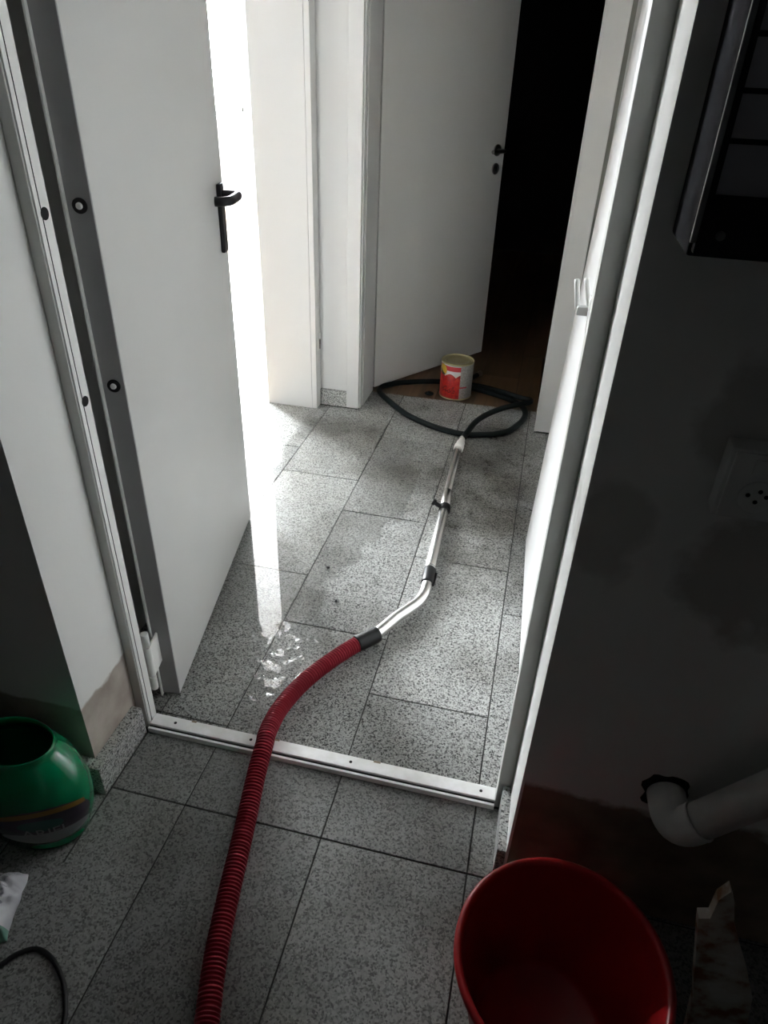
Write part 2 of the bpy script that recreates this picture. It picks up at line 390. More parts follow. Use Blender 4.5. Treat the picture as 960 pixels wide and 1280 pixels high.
# near room: stacked rows, a narrow row under the door opening
for a, b in zip(xs, xs[1:]):
    a2, b2 = max(a, -2.2), min(b, 1.6)
    if b2 <= a2: continue
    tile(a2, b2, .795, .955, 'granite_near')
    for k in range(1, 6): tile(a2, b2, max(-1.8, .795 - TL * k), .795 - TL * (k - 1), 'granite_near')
offs = {-3: 2.424, -2: 2.226, -1: 2.009, 0: 1.807, 1: 2.207}     # one cross joint of each column
for a, b in zip(xs, xs[1:]):
    k = round((b - .0295) / TW)
    a2, b2 = max(a, -1.16), min(b, .185)
    if b2 - a2 < .02: continue
    base = offs.get(k, 2.0); y = base - TL * 4
    while y < 3.1:
        lo, hi = max(y, .985), min(y + TL, 2.855)
        if hi - lo > .01: tile(a2, b2, lo, hi)
        y += TL
# border strip in front of and through the far doorway
for a, b in zip(xs, xs[1:]):
    a2, b2 = max(a, -.94), min(b, .185)
    if b2 - a2 > .02: tile(max(a2, -.745), min(b2, .06), 2.855, 3.08)
# tiles under the bright doorway up to the parquet
tile(-1.16, -.945, 2.0, 2.4); tile(-1.16, -.945, 2.4, 2.807)

# laminate planks of the dark room
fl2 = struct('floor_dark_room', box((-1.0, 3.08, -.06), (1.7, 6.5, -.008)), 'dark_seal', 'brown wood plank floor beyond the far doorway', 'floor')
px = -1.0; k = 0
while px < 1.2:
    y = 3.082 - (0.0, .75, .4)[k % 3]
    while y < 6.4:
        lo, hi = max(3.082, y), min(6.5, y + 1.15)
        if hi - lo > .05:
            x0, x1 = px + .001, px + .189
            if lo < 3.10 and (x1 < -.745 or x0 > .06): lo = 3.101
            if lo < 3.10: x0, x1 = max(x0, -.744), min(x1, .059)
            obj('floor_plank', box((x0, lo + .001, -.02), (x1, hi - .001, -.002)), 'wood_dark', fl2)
        y += 1.15
    px += .19; k += 1
fl3 = struct('floor_bright_room', box((-3.4, 1.0, -.06), (-1.16, 8.4, -.006)), 'dark_seal', 'pale wooden parquet floor of the sunlit room', 'floor')
px = -3.4; k = 0
while px < -1.17:
    near = px > -4.6
    y = 1.0 - (0.0, .9, .45)[k % 3]
    if not near:
        obj('floor_plank', box((px + .001, 1.0, -.02), (min(px + .255, -1.161), 8.0, -.001)), 'wood_light', fl3)
    else:
        while y < 8.4:
            lo, hi = max(1.0, y), min(8.4, y + 1.4)
            if hi - lo > .05: obj('floor_plank', box((px + .001, lo + .001, -.02), (min(px + .255, -1.161), hi - .001, -.001)), 'wood_light', fl3)
            y += 1.4
    px += .257; k += 1

# skirtings
struct('baseboard_left_reveal', merge(box((-.776, .775, 0), (-.751, .948, .083), .002)), 'granite_skirt', 'granite skirting piece on the peeling left door reveal', 'skirting')
struct('baseboard_right_reveal', box((.078, .806, 0), (.0955, .951, .085), .002), 'granite_skirt', 'granite skirting piece on the right door reveal', 'skirting')
struct('baseboard_near_left', box((-2.2, .778, 0), (-.7765, .80, .083), .002), 'granite_skirt', 'dark granite skirting behind the green tub', 'skirting')
struct('baseboard_far', box((-.945, 2.860, 0), (-.803, 2.875, .075), .001), 'granite_skirt', 'short granite skirting between the two white door frames', 'skirting')

# ------------------------------------------------------------------ steel door frame and threshold
t = thing('trim_1', 'grey steel frame of the near doorway', 'door frame', (-.34, .97, 0), kind='structure')
def W(name, bm, mat, par): return obj(name, bm, mat, par, world=True)
bpy.context.view_layer.update()
def fr_left():
    bm = box((-.776, .962, .0), (-.754, .998, DH), .002)
    return bm
W('jamb', fr_left(), 'frame_grey', t)
W('jamb_return', box((-.7575, .9655, .0), (-.7515, .9965, DH), .0008), 'frame_light', t)  # same steel frame, lighter colour stands in for light on this face
W('seal_strip', box((-.7525, .9745, .0), (-.7508, .9758, DH)), 'dark_seal', t)
W('jamb', box((.067, .958, .0), (.0945, .998, DH), .002), 'frame_grey', t)
W('jamb_head', box((-.776, .96, DH - .03), (.095, .998, DH), .002), 'frame_grey', t)
for z in (1.137, .83):
    W('bolt_hole', cyl((-.7545, .982, z), (-.7511, .982, z), .0095, 18), 'hole', t)
th = thing('trim_2', 'scuffed aluminium threshold strip across the doorway floor', 'threshold', (-.34, .97, 0), kind='structure')
W('plate', box((-.7478, .9605, 0), (.0668, .992, .0185), .0015), 'alu', th)
W('slot', box((-.7478, .9545, 0), (.0668, .961, .0125)), 'dark_seal', th)
W('lip', box((-.7478, .949, 0), (.0668, .9550, .0145), .001), 'alu', th)
for x in (-.69, -.50, -.26, .035):
    W('screw', cyl((x, .976, .0180), (x, .976, .0190), .0035, 12), 'dark_seal', th)
for x, w in ((-.655, .012), (-.455, .02), (-.21, .016)):
    W('nick', box((x, .988, .0150), (x + w, .9925, .0187)), 'wood_light', th)
struct('trim_3', merge(box((-.7502, .62, -.004), (-.7478, .947, .0012)), box((-.7502, .947, -.004), (-.7478, .992, .006)), box((-.7502, .992, -.004), (-.7478, 1.065, .0012))), 'edging', 'thin dark edging line along the left skirting and threshold end', 'edging')

# ------------------------------------------------------------------ grey steel door, open into the hall
ang = math.atan2(.796, -.141)
d1 = thing('door_1', 'light grey steel door standing open at the left with black handle', 'door', (-.727, 1.072, .0), ang, kind='structure')
# local: x along the leaf, y towards the hall wall (left side), face seen is y=0 side -> -y
DWd = .808
obj('leaf', box((0, .0005, .009), (DWd, .044, 2.03), .0015), 'fire_door', d1)
obj('edge_channel', box((-.0015, .0015, .009), (.002, .043, 2.03), .0006), 'door_edge', d1)
obj('rebate_lip', box((-.010, .0425, .004), (.03, .0465, 2.03), .001), 'frame_light', d1)
for z in (1.136, .826, 1.45):
    obj('bolt_socket', cyl((-.0045, .021, z), (.0, .021, z), .0122, 24), 'black_plastic', d1)
    b = obj('security_bolt', merge(cyl((-.0085, .021, z), (-.002, .021, z), .0055, 16, .002)), 'hinge', d1)
# hinge
def hinge(z, par):
    obj('hinge_leaf', box((-.046, .030, z - .045), (.004, .0345, z + .045), .001), 'hinge', par)
    for a, b in ((-.088, -.048), (-.045, .045), (.048, .085)):
        obj('hinge_knuckle', cyl((-.050, .038, z + a), (-.050, .038, z + b), .0092, 18, .0018), 'hinge', par)
hinge(.165, d1); hinge(1.80, d1)
# black lever handle on its long plate
hp = obj('handle_plate', box((.737, -.011, .902), (.777, .0005, 1.072), .005), 'black_plastic', d1)
lev = [(.757, -.004, 1.045), (.757, -.030, 1.045), (.757, -.046, 1.045), (.750, -.052, 1.045), (.735, -.054, 1.045), (.700, -.054, 1.045), (.672, -.053, 1.045), (.660, -.047, 1.045), (.654, -.034, 1.044), (.652, -.018, 1.044)]
obj('lever', add_tube(bm_new(), catmull(lev, .004), .0115, 14), 'black_plastic', hp)
obj('lock_cover', box((.750, -.0095, .93), (.764, -.007, .965), .001), 'black_plastic', hp)

# ------------------------------------------------------------------ bright doorway frame
t = thing('trim_4', 'white frame of the sunlit doorway on the left', 'door frame', (-1.05, 2.40, 0), kind='structure')
bpy.context.view_layer.update()
for y0, y1, s in ((2.806, 2.815, 1), (1.992, 2.001, -1)):
    W('jamb_lining', box((-1.165, y0 if s > 0 else y0, 0), (-.952, y1, DH), .001), 'white_frame', t)
    if s > 0:
        W('rebate_line', box((-.9535, 2.8085, 0), (-.9505, 2.815, DH)), 'door_edge', t)
        W('architrave', box((-.9508, 2.8065, 0), (-.929, 2.8705, DH + .06), .002), 'white_frame', t)
    else:
        W('architrave', box((-.9508, 1.93, 0), (-.933, 2.0005, DH + .06), .002), 'white_frame', t)
W('jamb_head', box((-1.165, 2.0, DH - .01), (-.95, 2.807, DH + .002), .001), 'white_frame', t)
W('architrave_head', box((-.9508, 1.93, DH), (-.930, 2.8705, DH + .06), .002), 'white_frame', t)
hb = W('hinge_plate', box((-.9295, 2.828, .266), (-.9275, 2.850, .318), .0006), 'hinge', t)
for z in (.281, .303): W('hinge_knuckle', cyl((-.926, 2.853, z - .010), (-.926, 2.853, z + .010), .0045, 12), 'metal_dark', t)
W('hinge_cap', cyl((-.927, 2.852, .316), (-.927, 2.852, .342), .005, 12, .001), 'white_plastic', t)

# ------------------------------------------------------------------ far doorway frame
t = thing('trim_5', 'white frame of the far doorway around the dark room', 'door frame', (-.34, 2.98, 0), kind='structure')
bpy.context.view_layer.update()
W('architrave', box((-.805, 2.860, 0), (-.747, 2.878, DH + .06), .002), 'white_frame', t)
W('jamb_stop', box((-.7470, 2.872, 0), (-.7405, 2.900, DH), .0008), 'white_frame', t)
W('jamb_lining', box((-.7475, 2.906, 0), (-.7355, 3.095, DH), .001), 'white_frame', t)
W('architrave', box((.059, 2.860, .004), (.142, 2.878, DH + .06), .002), 'white_frame', t)
W('gap_shade_strip', box((.142, 2.8655, .004), (.158, 2.8755, DH)), 'gap_grey', t)  # added grey strip, its colour stands in for the shade beside the architrave
W('architrave_edge', box((.057, 2.8575, .004), (.067, 2.863, DH + .06), .001), 'white_frame', t)
W('jamb_lining', box((.0605, 2.878, 0), (.066, 3.095, DH), .001), 'white_frame', t)
W('architrave_head', box((-.805, 2.860, DH), (.142, 2.878, DH + .06), .002), 'white_frame', t)

# far door leaf, ajar into the dark room
ang2 = math.atan2(.68, .45)
d2 = thing('door_2', 'white interior door ajar into the dark room at the far end', 'door', (-.731, 3.104, 0), ang2, kind='structure')
obj('leaf', box((0, 0, .012), (.815, .040, 2.03), .0015), 'white_door', d2)
r_ = obj('handle_rose', cyl((.757, -.008, 1.018), (.757, 0, 1.018), .026, 24, .002), 'metal_dark', d2)
obj('lever', add_tube(bm_new(), catmull([(.757, -.004, 1.018), (.757, -.040, 1.018), (.752, -.052, 1.018), (.730, -.055, 1.018), (.66, -.055, 1.018)], .005), .0085, 12), 'metal_dark', r_)
k_ = obj('key_rose', cyl((.757, -.008, .938), (.757, 0, .938), .025, 24, .002), 'metal_dark', d2)
obj('keyhole', box((.753, -.0095, .928), (.761, -.0075, .948), .001), 'hole', k_)

# glossy white door leaf along the right wall of the hall
d3 = thing('door_3', 'glossy white door leaf standing open along the right hall wall', 'door', (.073, 1.992, .0), rot=(0, math.radians(1.8), math.radians(1.77)), kind='structure')
# local -y runs back towards the camera
obj('leaf', box((0, -.93, .004), (.038, 0, 1.99), .0015), 'gloss_door', d3)
obj('lever_rose', cyl((-.007, -.875, 1.03), (0, -.875, 1.03), .025, 20, .0015), 'white_plastic', d3)

# two-pronged white hook on the frame
t = thing('hook', 'white two-pronged hook fixed to the right side of the steel door frame', 'hook', (.075, 1.03, 1.05))
bpy.context.view_layer.update()
W('arm', box((.051, 1.016, 1.054), (.082, 1.034, 1.0665), .003), 'white_plastic', t)
W('mounting_plate', box((.0660, .998, 1.035), (.090, 1.017, 1.085), .003), 'white_plastic', t)
W('prong', add_tube(bm_new(), catmull([(.0525, 1.026, 1.060), (.0505, 1.032, 1.070), (.0480, 1.042, 1.083), (.0455, 1.052, 1.095)], .004), .0036, 12), 'white_plastic', t)
W('prong', add_tube(bm_new(), catmull([(.0690, 1.026, 1.062), (.0655, 1.032, 1.072), (.0615, 1.042, 1.086), (.0585, 1.052, 1.098)], .004), .0036, 12), 'white_plastic', t)

# window of the bright room
for i_, (w_, lab) in enumerate(zip(WINS, ('tall bright window of the sunlit room nearer the doorway', 'wide overexposed window of the sunlit room seen past the grey door'))):
    w2 = thing('window_%d' % (i_ + 1), lab, 'window', (-3.5, (w_['y0'] + w_['y1']) / 2, w_['z0']), kind='structure')
    bpy.context.view_layer.update()
    y0, y1, z0, z1 = w_['y0'], w_['y1'], w_['z0'], w_['z1']; ym = (y0 + y1) / 2
    for a, b in (((-3.52, y0, z0), (-3.47, y1, z0 + .05)), ((-3.52, y0, z1 - .05), (-3.47, y1, z1)), ((-3.52, y0, z0), (-3.47, y0 + .05, z1)), ((-3.52, y1 - .05, z0), (-3.47, y1, z1)), ((-3.52, ym - .03, z0), (-3.47, ym + .03, z1))):
        W('window_frame', box(a, b, .004), 'white_frame', w2)
    W('pane', box((-3.498, y0 + .05, z0 + .05), (-3.492, ym - .03, z1 - .05)), 'glass', w2)
    W('pane', box((-3.498, ym + .03, z0 + .05), (-3.492, y1 - .05, z1 - .05)), 'glass', w2)

# ------------------------------------------------------------------ vacuum: ribbed red hose, bent tube, wand, collars
hose_t = thing('vacuum_hose', 'ribbed dark red vacuum hose lying across the aluminium threshold', 'hose', (-.45, .97, 0))
bpy.context.view_layer.update()
red = [(-.341, 1.343, .024), (-.377, 1.289, .024), (-.421, 1.212, .023), (-.449, 1.141, .024), (-.4645, 1.063, .030), (-.463, .990, .040), (-.457, .955, .0415), (-.448, .885, .034), (-.434, .805, .025), (-.421, .734, .022), (-.406, .650, .022), (-.389, .564, .022), (-.372, .496, .022), (-.352, .430, .022), (-.325, .33, .022), (-.29, .20, .022), (-.25, .02, .022), (-.24, -.2, .022)]
pitch = .0074
path = catmull(red, .0011)
def rib(s):
    u = (s % pitch) / pitch
    return .0213 if u < .34 else (.0160 if .48 < u < .86 else .0188)
hz = W('ribbed_hose', add_tube(bm_new(), path, rib, 20), 'red_hose', hose_t)
W('hose_cuff', add_tube(bm_new(), [Vector(p) for p in ((-.3445, 1.339, .0245), (-.342, 1.3415, .0245), (-.3385, 1.346, .0245), (-.302, 1.390, .0235), (-.2995, 1.393, .0235))], lambda s: .0235 if s > .004 and s < .058 else .0222, 24), 'black_plastic', hose_t)
wand = thing('vacuum_wand', 'chromed bent vacuum wand lying on the tiles between two hoses', 'vacuum wand', (-.22, 1.95, 0))
bpy.context.view_layer.update()
bent = [(-.306, 1.385, .0235), (-.284, 1.4325, .0225), (-.262, 1.480, .0215), (-.238, 1.520, .021), (-.218, 1.556, .0205), (-.208, 1.592, .0200), (-.206, 1.625, .020), (-.207, 1.665, .020)]
W('bent_tube', add_tube(bm_new(), catmull(bent, .006), .0172, 24), 'chrome', wand)
W('collar', add_tube(bm_new(), [Vector(p) for p in ((-.2066, 1.650, .0205), (-.2068, 1.654, .0205), (-.2075, 1.668, .0205), (-.2105, 1.718, .0205), (-.2107, 1.722, .0205))], lambda s: .0192 if s < .003 or s > .069 else .0205, 24), 'black_plastic', wand)
W('collar_tab', box((-.1925, 1.648, .016), (-.184, 1.705, .028), .002), 'black_plastic', wand)
W('collar_ring', add_tube(bm_new(), [Vector((-.2108, 1.722, .0203)), Vector((-.211, 1.730, .0203))], .0188, 24), 'chrome', wand)
W('lower_tube', cyl((-.2105, 1.715, .020), (-.2222, 2.09, .0195), .0175, 28, .001), 'chrome', wand)
W('clamp_ring', cyl((-.2210, 2.072, .0197), (-.2220, 2.104, .0197), .0205, 24, .002), 'black_plastic', wand)
W('clamp_screw', merge(cyl((-.238, 2.085, .030), (-.262, 2.087, .042), .008, 14, .001), cyl((-.256, 2.086, .039), (-.266, 2.088, .044), .012, 10, .002)), 'black_plastic', wand)
W('tube_sleeve', cyl((-.2220, 2.100, .0195), (-.2300, 2.205, .0195), .0188, 28, .001), 'chrome', wand)
W('upper_tube', cyl((-.2295, 2.200, .0192), (-.2405, 2.575, .0180), .0160, 28, .001), 'chrome', wand)
ad = W('adapter', add_tube(bm_new(), [Vector((-.2402 + .0006 * i, 2.560 + y, .018)) for i, y in enumerate((0, .004, .030, .036, .060, .066, .105, .110))], (lambda it: (lambda s: next(it)))(iter((.018, .0205, .0205, .0175, .0175, .0135, .0125, .0115))), 24), 'white_plastic', wand)

bh = thing('rubber_hose', 'black rubber hose looped on the tiles in front of the tin', 'hose', (-.3, 2.95, 0))
bpy.context.view_layer.update()
blk = [(-.2375, 2.650, .018), (-.232, 2.690, .018), (-.221, 2.722, .026), (-.201, 2.798, .036), (-.167, 2.884, .036), (-.109, 2.984, .032), (-.055, 3.045, .030), (.000, 3.080, .034), (.024, 3.094, .040), (.020, 3.115, .040), (-.012, 3.128, .038), (-.055, 3.158, .034), (-.106, 3.196, .028), (-.19, 3.252, .018), (-.274, 3.277, .0145), (-.366, 3.280, .0145), (-.463, 3.262, .0145), (-.560, 3.225, .0145), (-.640, 3.178, .0145), (-.690, 3.125, .0145), (-.698, 3.070, .0145), (-.672, 3.020, .0145), (-.631, 2.969, .0145), (-.569, 2.894, .0145), (-.507, 2.832, .0145), (-.428, 2.778, .0145), (-.356, 2.742, .0145), (-.279, 2.719, .0145), (-.218, 2.7185, .0125), (-.172, 2.729, .0145), (-.112, 2.752, .0145), (-.054, 2.802, .0145), (-.016, 2.881, .0145), (.004, 2.949, .0145), (.008, 3.020, .0145), (-.010, 3.085, .0145), (-.055, 3.135, .0145), (-.115, 3.175, .0145), (-.20, 3.215, .0145), (-.27, 3.243, .0145), (-.30, 3.32, .0145), (-.26, 3.42, .0145)]
W('hose_tube', add_tube(bm_new(), catmull(blk, .008), .0128, 18), 'black_rubber', bh)
W('hose_end', cyl((-.262, 3.415, .0145), (-.248, 3.447, .0145), .0140, 18, .002), 'metal_dark', bh)
plug = meta(obj('rubber_plug', lathe([(0, 0), (.020, 0), (.022, .002), (.022, .006), (.017, .009), (.008, .010), (.007, .014), (0, .015)], 24), 'black_rubber'), 'small black rubber plug on the wood floor left of the tin', 'plug')
plug.location = (-.462, 3.135, -.002)

# ------------------------------------------------------------------ food tin
cx, cy, cr, ch = -.341, 3.174, .0775, .178
can = thing('food_tin', 'large tin with red and white paper wrapper and gold lid', 'tin', (cx, cy, -.002))
cprof = [(0, .006), (.070, .006), (.0725, .0), (.0775, .0), (.0785, .003), (.0770, .006)]
obj('can_base', lathe(cprof, 56), 'tin', can)
def label_mat():
    m, nt, b = new_mat('tin_wrapper_print')
    tc = N(nt, 'ShaderNodeTexCoord'); sx = N(nt, 'ShaderNodeSeparateXYZ'); nt.links.new(tc.outputs['Object'], sx.inputs[0])
    a = math_n(nt, 'ARCTAN2', sx.outputs[1], sx.outputs[0])        # -pi..pi ; the photo looks from about -1.7 rad
    z = sx.outputs[2]
    n = N(nt, 'ShaderNodeTexNoise'); n.inputs['Scale'].default_value = 60; n.inputs['Detail'].default_value = 4; nt.links.new(tc.outputs['Object'], n.inputs['Vector'])
    red = ramp(nt, [(0.35, (0.28, 0.006, 0.008)), (0.55, (0.46, 0.016, 0.012)), (0.72, (0.50, 0.06, 0.02))]); nt.links.new(n.outputs['Fac'], red.inputs['Fac'])
    jag = math_n(nt, 'MULTIPLY', math_n(nt, 'ABSOLUTE', math_n(nt, 'SINE', math_n(nt, 'MULTIPLY', a, 4.2))), 0.016)
    top_red = math_n(nt, 'LESS_THAN', z, math_n(nt, 'ADD', 0.112, jag))
    col = mixc(nt, top_red, (0.60, 0.58, 0.56), red.outputs['Color'])
    band = math_n(nt, 'MULTIPLY', math_n(nt, 'GREATER_THAN', z, 0.142), math_n(nt, 'LESS_THAN', z, 0.165))
    col = mixc(nt, band, col, (0.42, 0.012, 0.018))
    # dark lettering smudge on the red
    def rect(a0, a1, z0, z1):
        r = math_n(nt, 'MULTIPLY', math_n(nt, 'GREATER_THAN', a, a0), math_n(nt, 'LESS_THAN', a, a1))
        return math_n(nt, 'MULTIPLY', r, math_n(nt, 'MULTIPLY', math_n(nt, 'GREATER_THAN', z, z0), math_n(nt, 'LESS_THAN', z, z1)))
    w = N(nt, 'ShaderNodeTexNoise'); w.inputs['Scale'].default_value = 130; nt.links.new(tc.outputs['Object'], w.inputs['Vector'])
    smud = math_n(nt, 'MULTIPLY', rect(-2.45, -1.5, .034, .068), math_n(nt, 'GREATER_THAN', w.outputs['Fac'], 0.52))
    col = mixc(nt, smud, col, (0.12, 0.006, 0.006))
    # white back panel on the right with small red line
    back = rect(-1.22, 0.3, 0.0, 0.2)
    grey = ramp(nt, [(0.4, (0.27, 0.26, 0.245)), (0.6, (0.37, 0.36, 0.34))]); nt.links.new(w.outputs['Fac'], grey.inputs['Fac'])
    col = mixc(nt, back, col, grey.outputs['Color'])
    col = mixc(nt, rect(-1.22, -.72, .060, .067), col, (0.40, 0.03, 0.05))
    # round yellow and green crest at the left
    da = math_n(nt, 'MULTIPLY', math_n(nt, 'ADD', a, 2.48), 0.0775); dz = math_n(nt, 'SUBTRACT', z, .141)
    d = math_n(nt, 'SQRT', math_n(nt, 'ADD', math_n(nt, 'MULTIPLY', da, da), math_n(nt, 'MULTIPLY', dz, dz)))
    col = mixc(nt, math_n(nt, 'LESS_THAN', d, .027), col, (0.02, 0.06, 0.02))
    up = math_n(nt, 'MULTIPLY', math_n(nt, 'LESS_THAN', d, .026), math_n(nt, 'GREATER_THAN', math_n(nt, 'ADD', dz, math_n(nt, 'MULTIPLY', da, 0.5)), -.010))
    col = mixc(nt, up, col, (0.62, 0.42, 0.03))
    nt.links.new(col, b.inputs['Base Color']); b.inputs['Roughness'].default_value = 0.35
    return m
obj('paper_wrapper', lathe([(.0765, .006), (.0770, .007), (.0770, .170), (.0765, .1705)], 72), label_mat(), can)
obj('can_lid', lathe([(.0768, .170), (.0785, .172), (.0787, .176), (.0775, .178), (.0750, .178), (.0735, .1765), (.0728, .1725), (.0690, .1718), (.0675, .1735), (.0655, .1735), (.0640, .1715), (.0590, .1715), (.0575, .1730), (.0555, .1730), (.0540, .1712), (.0300, .1712), (0, .1712)], 64), 'tin', can)

# ------------------------------------------------------------------ water on the tiles
def field(x, y):
    p = Vector((x, y, 0))
    n1 = noise.fractal(p * 9, 0.9, 2.1, 4); n2 = noise.fractal(p * 34 + Vector((3, 7, 0)), 0.8, 2.2, 3)
    e = min((y - 1.335) / .10, (2.70 - y) / .25, (x + .935) / .06, (-.40 - .10 * math.sin(y * 5) - x) / .14)
    main = min(e, 1.0) + .45 * n1 + .12 * n2
    trail = .62 - math.hypot((x + .53) / .095, (y - 1.21) / .17) + 1.25 * n2 + .35 * n1
    return max(main, trail)
def puddle():
    x0, x1, y0, y1, c = -.94, -.36, 1.03, 2.72, .0042
    nx, ny = int((x1 - x0) / c), int((y1 - y0) / c)
    bm = bm_new(); F_ = {}; V_ = {}
    for i in range(nx + 1):
        for j in range(ny + 1): F_[i, j] = field(x0 + i * c, y0 + j * c)
    def vert(i, j):
        if (i, j) not in V_:
            f = max(0.0, F_[i, j]); h = .0003 + .0016 * min(1.0, f / .30) ** .6
            V_[i, j] = bm.verts.new((x0 + i * c + .75, y0 + j * c - 1.7, h))
        return V_[i, j]
    for i in range(nx):
        for j in range(ny):
            q = ((i, j), (i + 1, j), (i + 1, j + 1), (i, j + 1))
            if sum(F_[k] > 0 for k in q) >= 2:
                f = bm.faces.new([vert(*k) for k in q]); f.smooth = True
    return bm
pud = meta(obj('water_puddle', puddle(), 'water', recalc=False), 'thin film of spilled water with ragged edge on the hall tiles', 'puddle')
pud.location = (-.75, 1.7, 0)

# ------------------------------------------------------------------ near room: electrical box, socket, pipe
bx = thing('electrical_box', 'dark wall-mounted electrical box at the upper right', 'electrical box', (.30, .80, 1.208))
bpy.context.view_layer.update()
W('housing', box((.1195, .690, 1.210), (.560, .7995, 1.86), .003), 'box_dark', bx)
W('metal_edge', box((.1175, .6740, 1.224), (.1225, .6785, 1.85), .001), 'box_strip', bx)
W('door_frame', box((.1225, .6770, 1.215), (.556, .690, 1.262), .001), 'box_dark', bx)
W('door_frame', box((.1225, .6770, 1.262), (.1285, .690, 1.85), .001), 'box_dark', bx)
W('panel', box((.1285, .6850, 1.262), (.550, .6905, 1.84)), 'box_panel', bx)
for z in (1.30, 1.335, 1.372):
    W('panel_seam', box((.1290, .6835, z), (.550, .6852, z + .004)), 'box_dark', bx)
W('screw', cyl((.141, .6745, 1.231), (.141, .678, 1.231), .004, 14, .001), 'box_strip', bx)

so = thing('wall_socket', 'pale square wall socket with round outlet amid damp stains', 'socket', (.285, .80, .95))
bpy.context.view_layer.update()
W('back_box', box((.236, .768, .906), (.345, .7995, .996), .003), 'socket', so)
W('cover', box((.240, .764, .909), (.341, .769, .993), .002), 'socket', so)
W('switch_rocker', box((.262, .7615, .966), (.332, .765, .987), .0015), 'socket', so)
ho = W('outlet_insert', cyl((.276, .7630, .940), (.276, .7650, .940), .0205, 32, .0008), 'pvc', so)
for dx, dz in ((-.010, .002), (.0, -.006), (.010, .002), (.002, .008)):
    o = W('outlet_hole', cyl((.276 + dx, .7622, .940 + dz), (.276 + dx, .7640, .940 + dz), .0026, 12), 'hole', so)

pp = thing('waste_pipe', 'pale plastic waste pipe with elbow coming out of the lower wall', 'pipe', (.335, .80, .33))
bpy.context.view_layer.update()
elb = [(.322, .805, .356), (.323, .785, .355), (.3255, .765, .354), (.332, .750, .355), (.342, .742, .362), (.352, .740, .373), (.360, .740, .384)]
W('elbow', add_tube(bm_new(), catmull(elb, .004), .0305, 28), 'pvc', pp)
W('elbow_rim', cyl((.3575, .740, .3805), (.3600, .740, .3840), .0312, 28), 'pvc', pp)
W('pipe', cyl((.358, .740, .3815), (.62, .740, .745), .0285, 28), 'pvc', pp)
bm = bm_new(); ring = []
for k in range(36):
    a = 2 * math.pi * k / 36; r = .038 + .010 * noise.noise(Vector((math.cos(a) * 2.2, math.sin(a) * 2.2, 1.3)))
    ring.append((.322 + r * math.cos(a), .356 + r * 1.15 * math.sin(a)))
bm = prism(ring, .0012); bm.verts.ensure_lookup_table()
for v in bm.verts: v.co.y += .7988
W('wall_hole', bm, 'hole', pp)

# ------------------------------------------------------------------ red bucket
bk = thing('bucket', 'round red plastic bucket on the floor below the pipe', 'bucket', (.178, .552, 0))
prof = [(0, .004), (.098, .004), (.104, .0), (.109, .003), (.112, .012), (.147, .225), (.150, .236), (.157, .238), (.1595, .243), (.1590, .249), (.154, .252), (.149, .250), (.1465, .244), (.1435, .225), (.1085, .016), (.100, .0085), (0, .0085)]
bkb = obj('bucket_wall', lathe(prof, 72), 'red_bucket', bk)
for s in (-1, 1):
    obj('handle_lug', box((-.014, s * .157 - .008, .205), (.014, s * .157 + .008, .236), .003), 'red_bucket', bk)
hpts = [(0.0, .158 * math.cos(a), .222 - .016 + .0) for a in (0,)]
arc = []
for k in range(0, 25):
    a = math.pi * k / 24
    arc.append(Vector((.166 * math.sin(a) + .001, .166 * math.cos(a), .222 - .045 * math.sin(a))))
obj('wire_handle', add_tube(bm_new(), arc, .0025, 8), 'metal_dark', bk)

# broken board standing by the bucket
bd_pts = [(.373, .418), (.364, .392), (.366, .345), (.352, .338), (.360, .300), (.372, .25), (.385, .19), (.402, .12), (.420, .0), (.508, .0), (.498, .060), (.488, .110), (.476, .166), (.452, .225), (.424, .285), (.398, .345), (.384, .395)]
def board_mat():
    m, nt, b = new_mat('torn_board')
    g = N(nt, 'ShaderNodeNewGeometry'); n = N(nt, 'ShaderNodeTexNoise'); n.inputs['Scale'].default_value = 22; n.inputs['Detail'].default_value = 8
    nt.links.new(g.outputs['Position'], n.inputs['Vector'])
    r = ramp(nt, [(0.36, (0.22, 0.10, 0.045)), (0.46, (0.42, 0.36, 0.30)), (0.62, (0.55, 0.52, 0.48))]); nt.links.new(n.outputs['Fac'], r.inputs['Fac'])
    nt.links.new(r.outputs['Color'], b.inputs['Base Color']); b.inputs['Roughness'].default_value = 0.85
    return m
bd = prism([(u - .43, w) for u, w in bd_pts], .016)
board = meta(obj('torn_board', bd, board_mat()), 'torn pale board offcut standing upright right of the red bucket', 'board')
board.location = (.43, .612, 0)

# ------------------------------------------------------------------ green detergent tub
tb = thing('detergent_tub', 'open green plastic detergent tub in the left corner', 'tub', (-.846, .690, 0))
tprof = [(0, .010), (.080, .010), (.084, .003), (.088, .003), (.092, .010), (.094, .018), (.0945, .026), (.098, .036), (.107, .058), (.1135, .090), (.1145, .120), (.111, .150), (.101, .180), (.088, .203), (.0765, .216), (.0725, .224), (.0735, .231), (.0715, .2345), (.0690, .232), (.0685, .222), (.083, .201), (.096, .178), (.1055, .150), (.109, .120), (.108, .09), (.100, .058), (.088, .036), (.086, .016), (0, .016)]
TSX, TSY = 1.14, .76
tprof = [(r_t, z_t * 1.07) for r_t, z_t in tprof]
obj('tub_body', lathe(tprof, 72, TSX, TSY), 'green_tub', tb)
def tub_r(z):
    for (r0, z0_), (r1, z1_) in zip(tprof[7:16], tprof[8:17]):
        if z0_ <= z <= z1_: return r0 + (r1 - r0) * (z - z0_) / (z1_ - z0_)
    return .11
A0 = math.atan2(-.662, .60)       # label centre turned towards the room
def on_tub(u, z, off): # u metres along the skin
    a = A0 + u / .112; r = tub_r(z) + off
    return Vector((r * math.cos(a) * TSX, r * math.sin(a) * TSY, z))
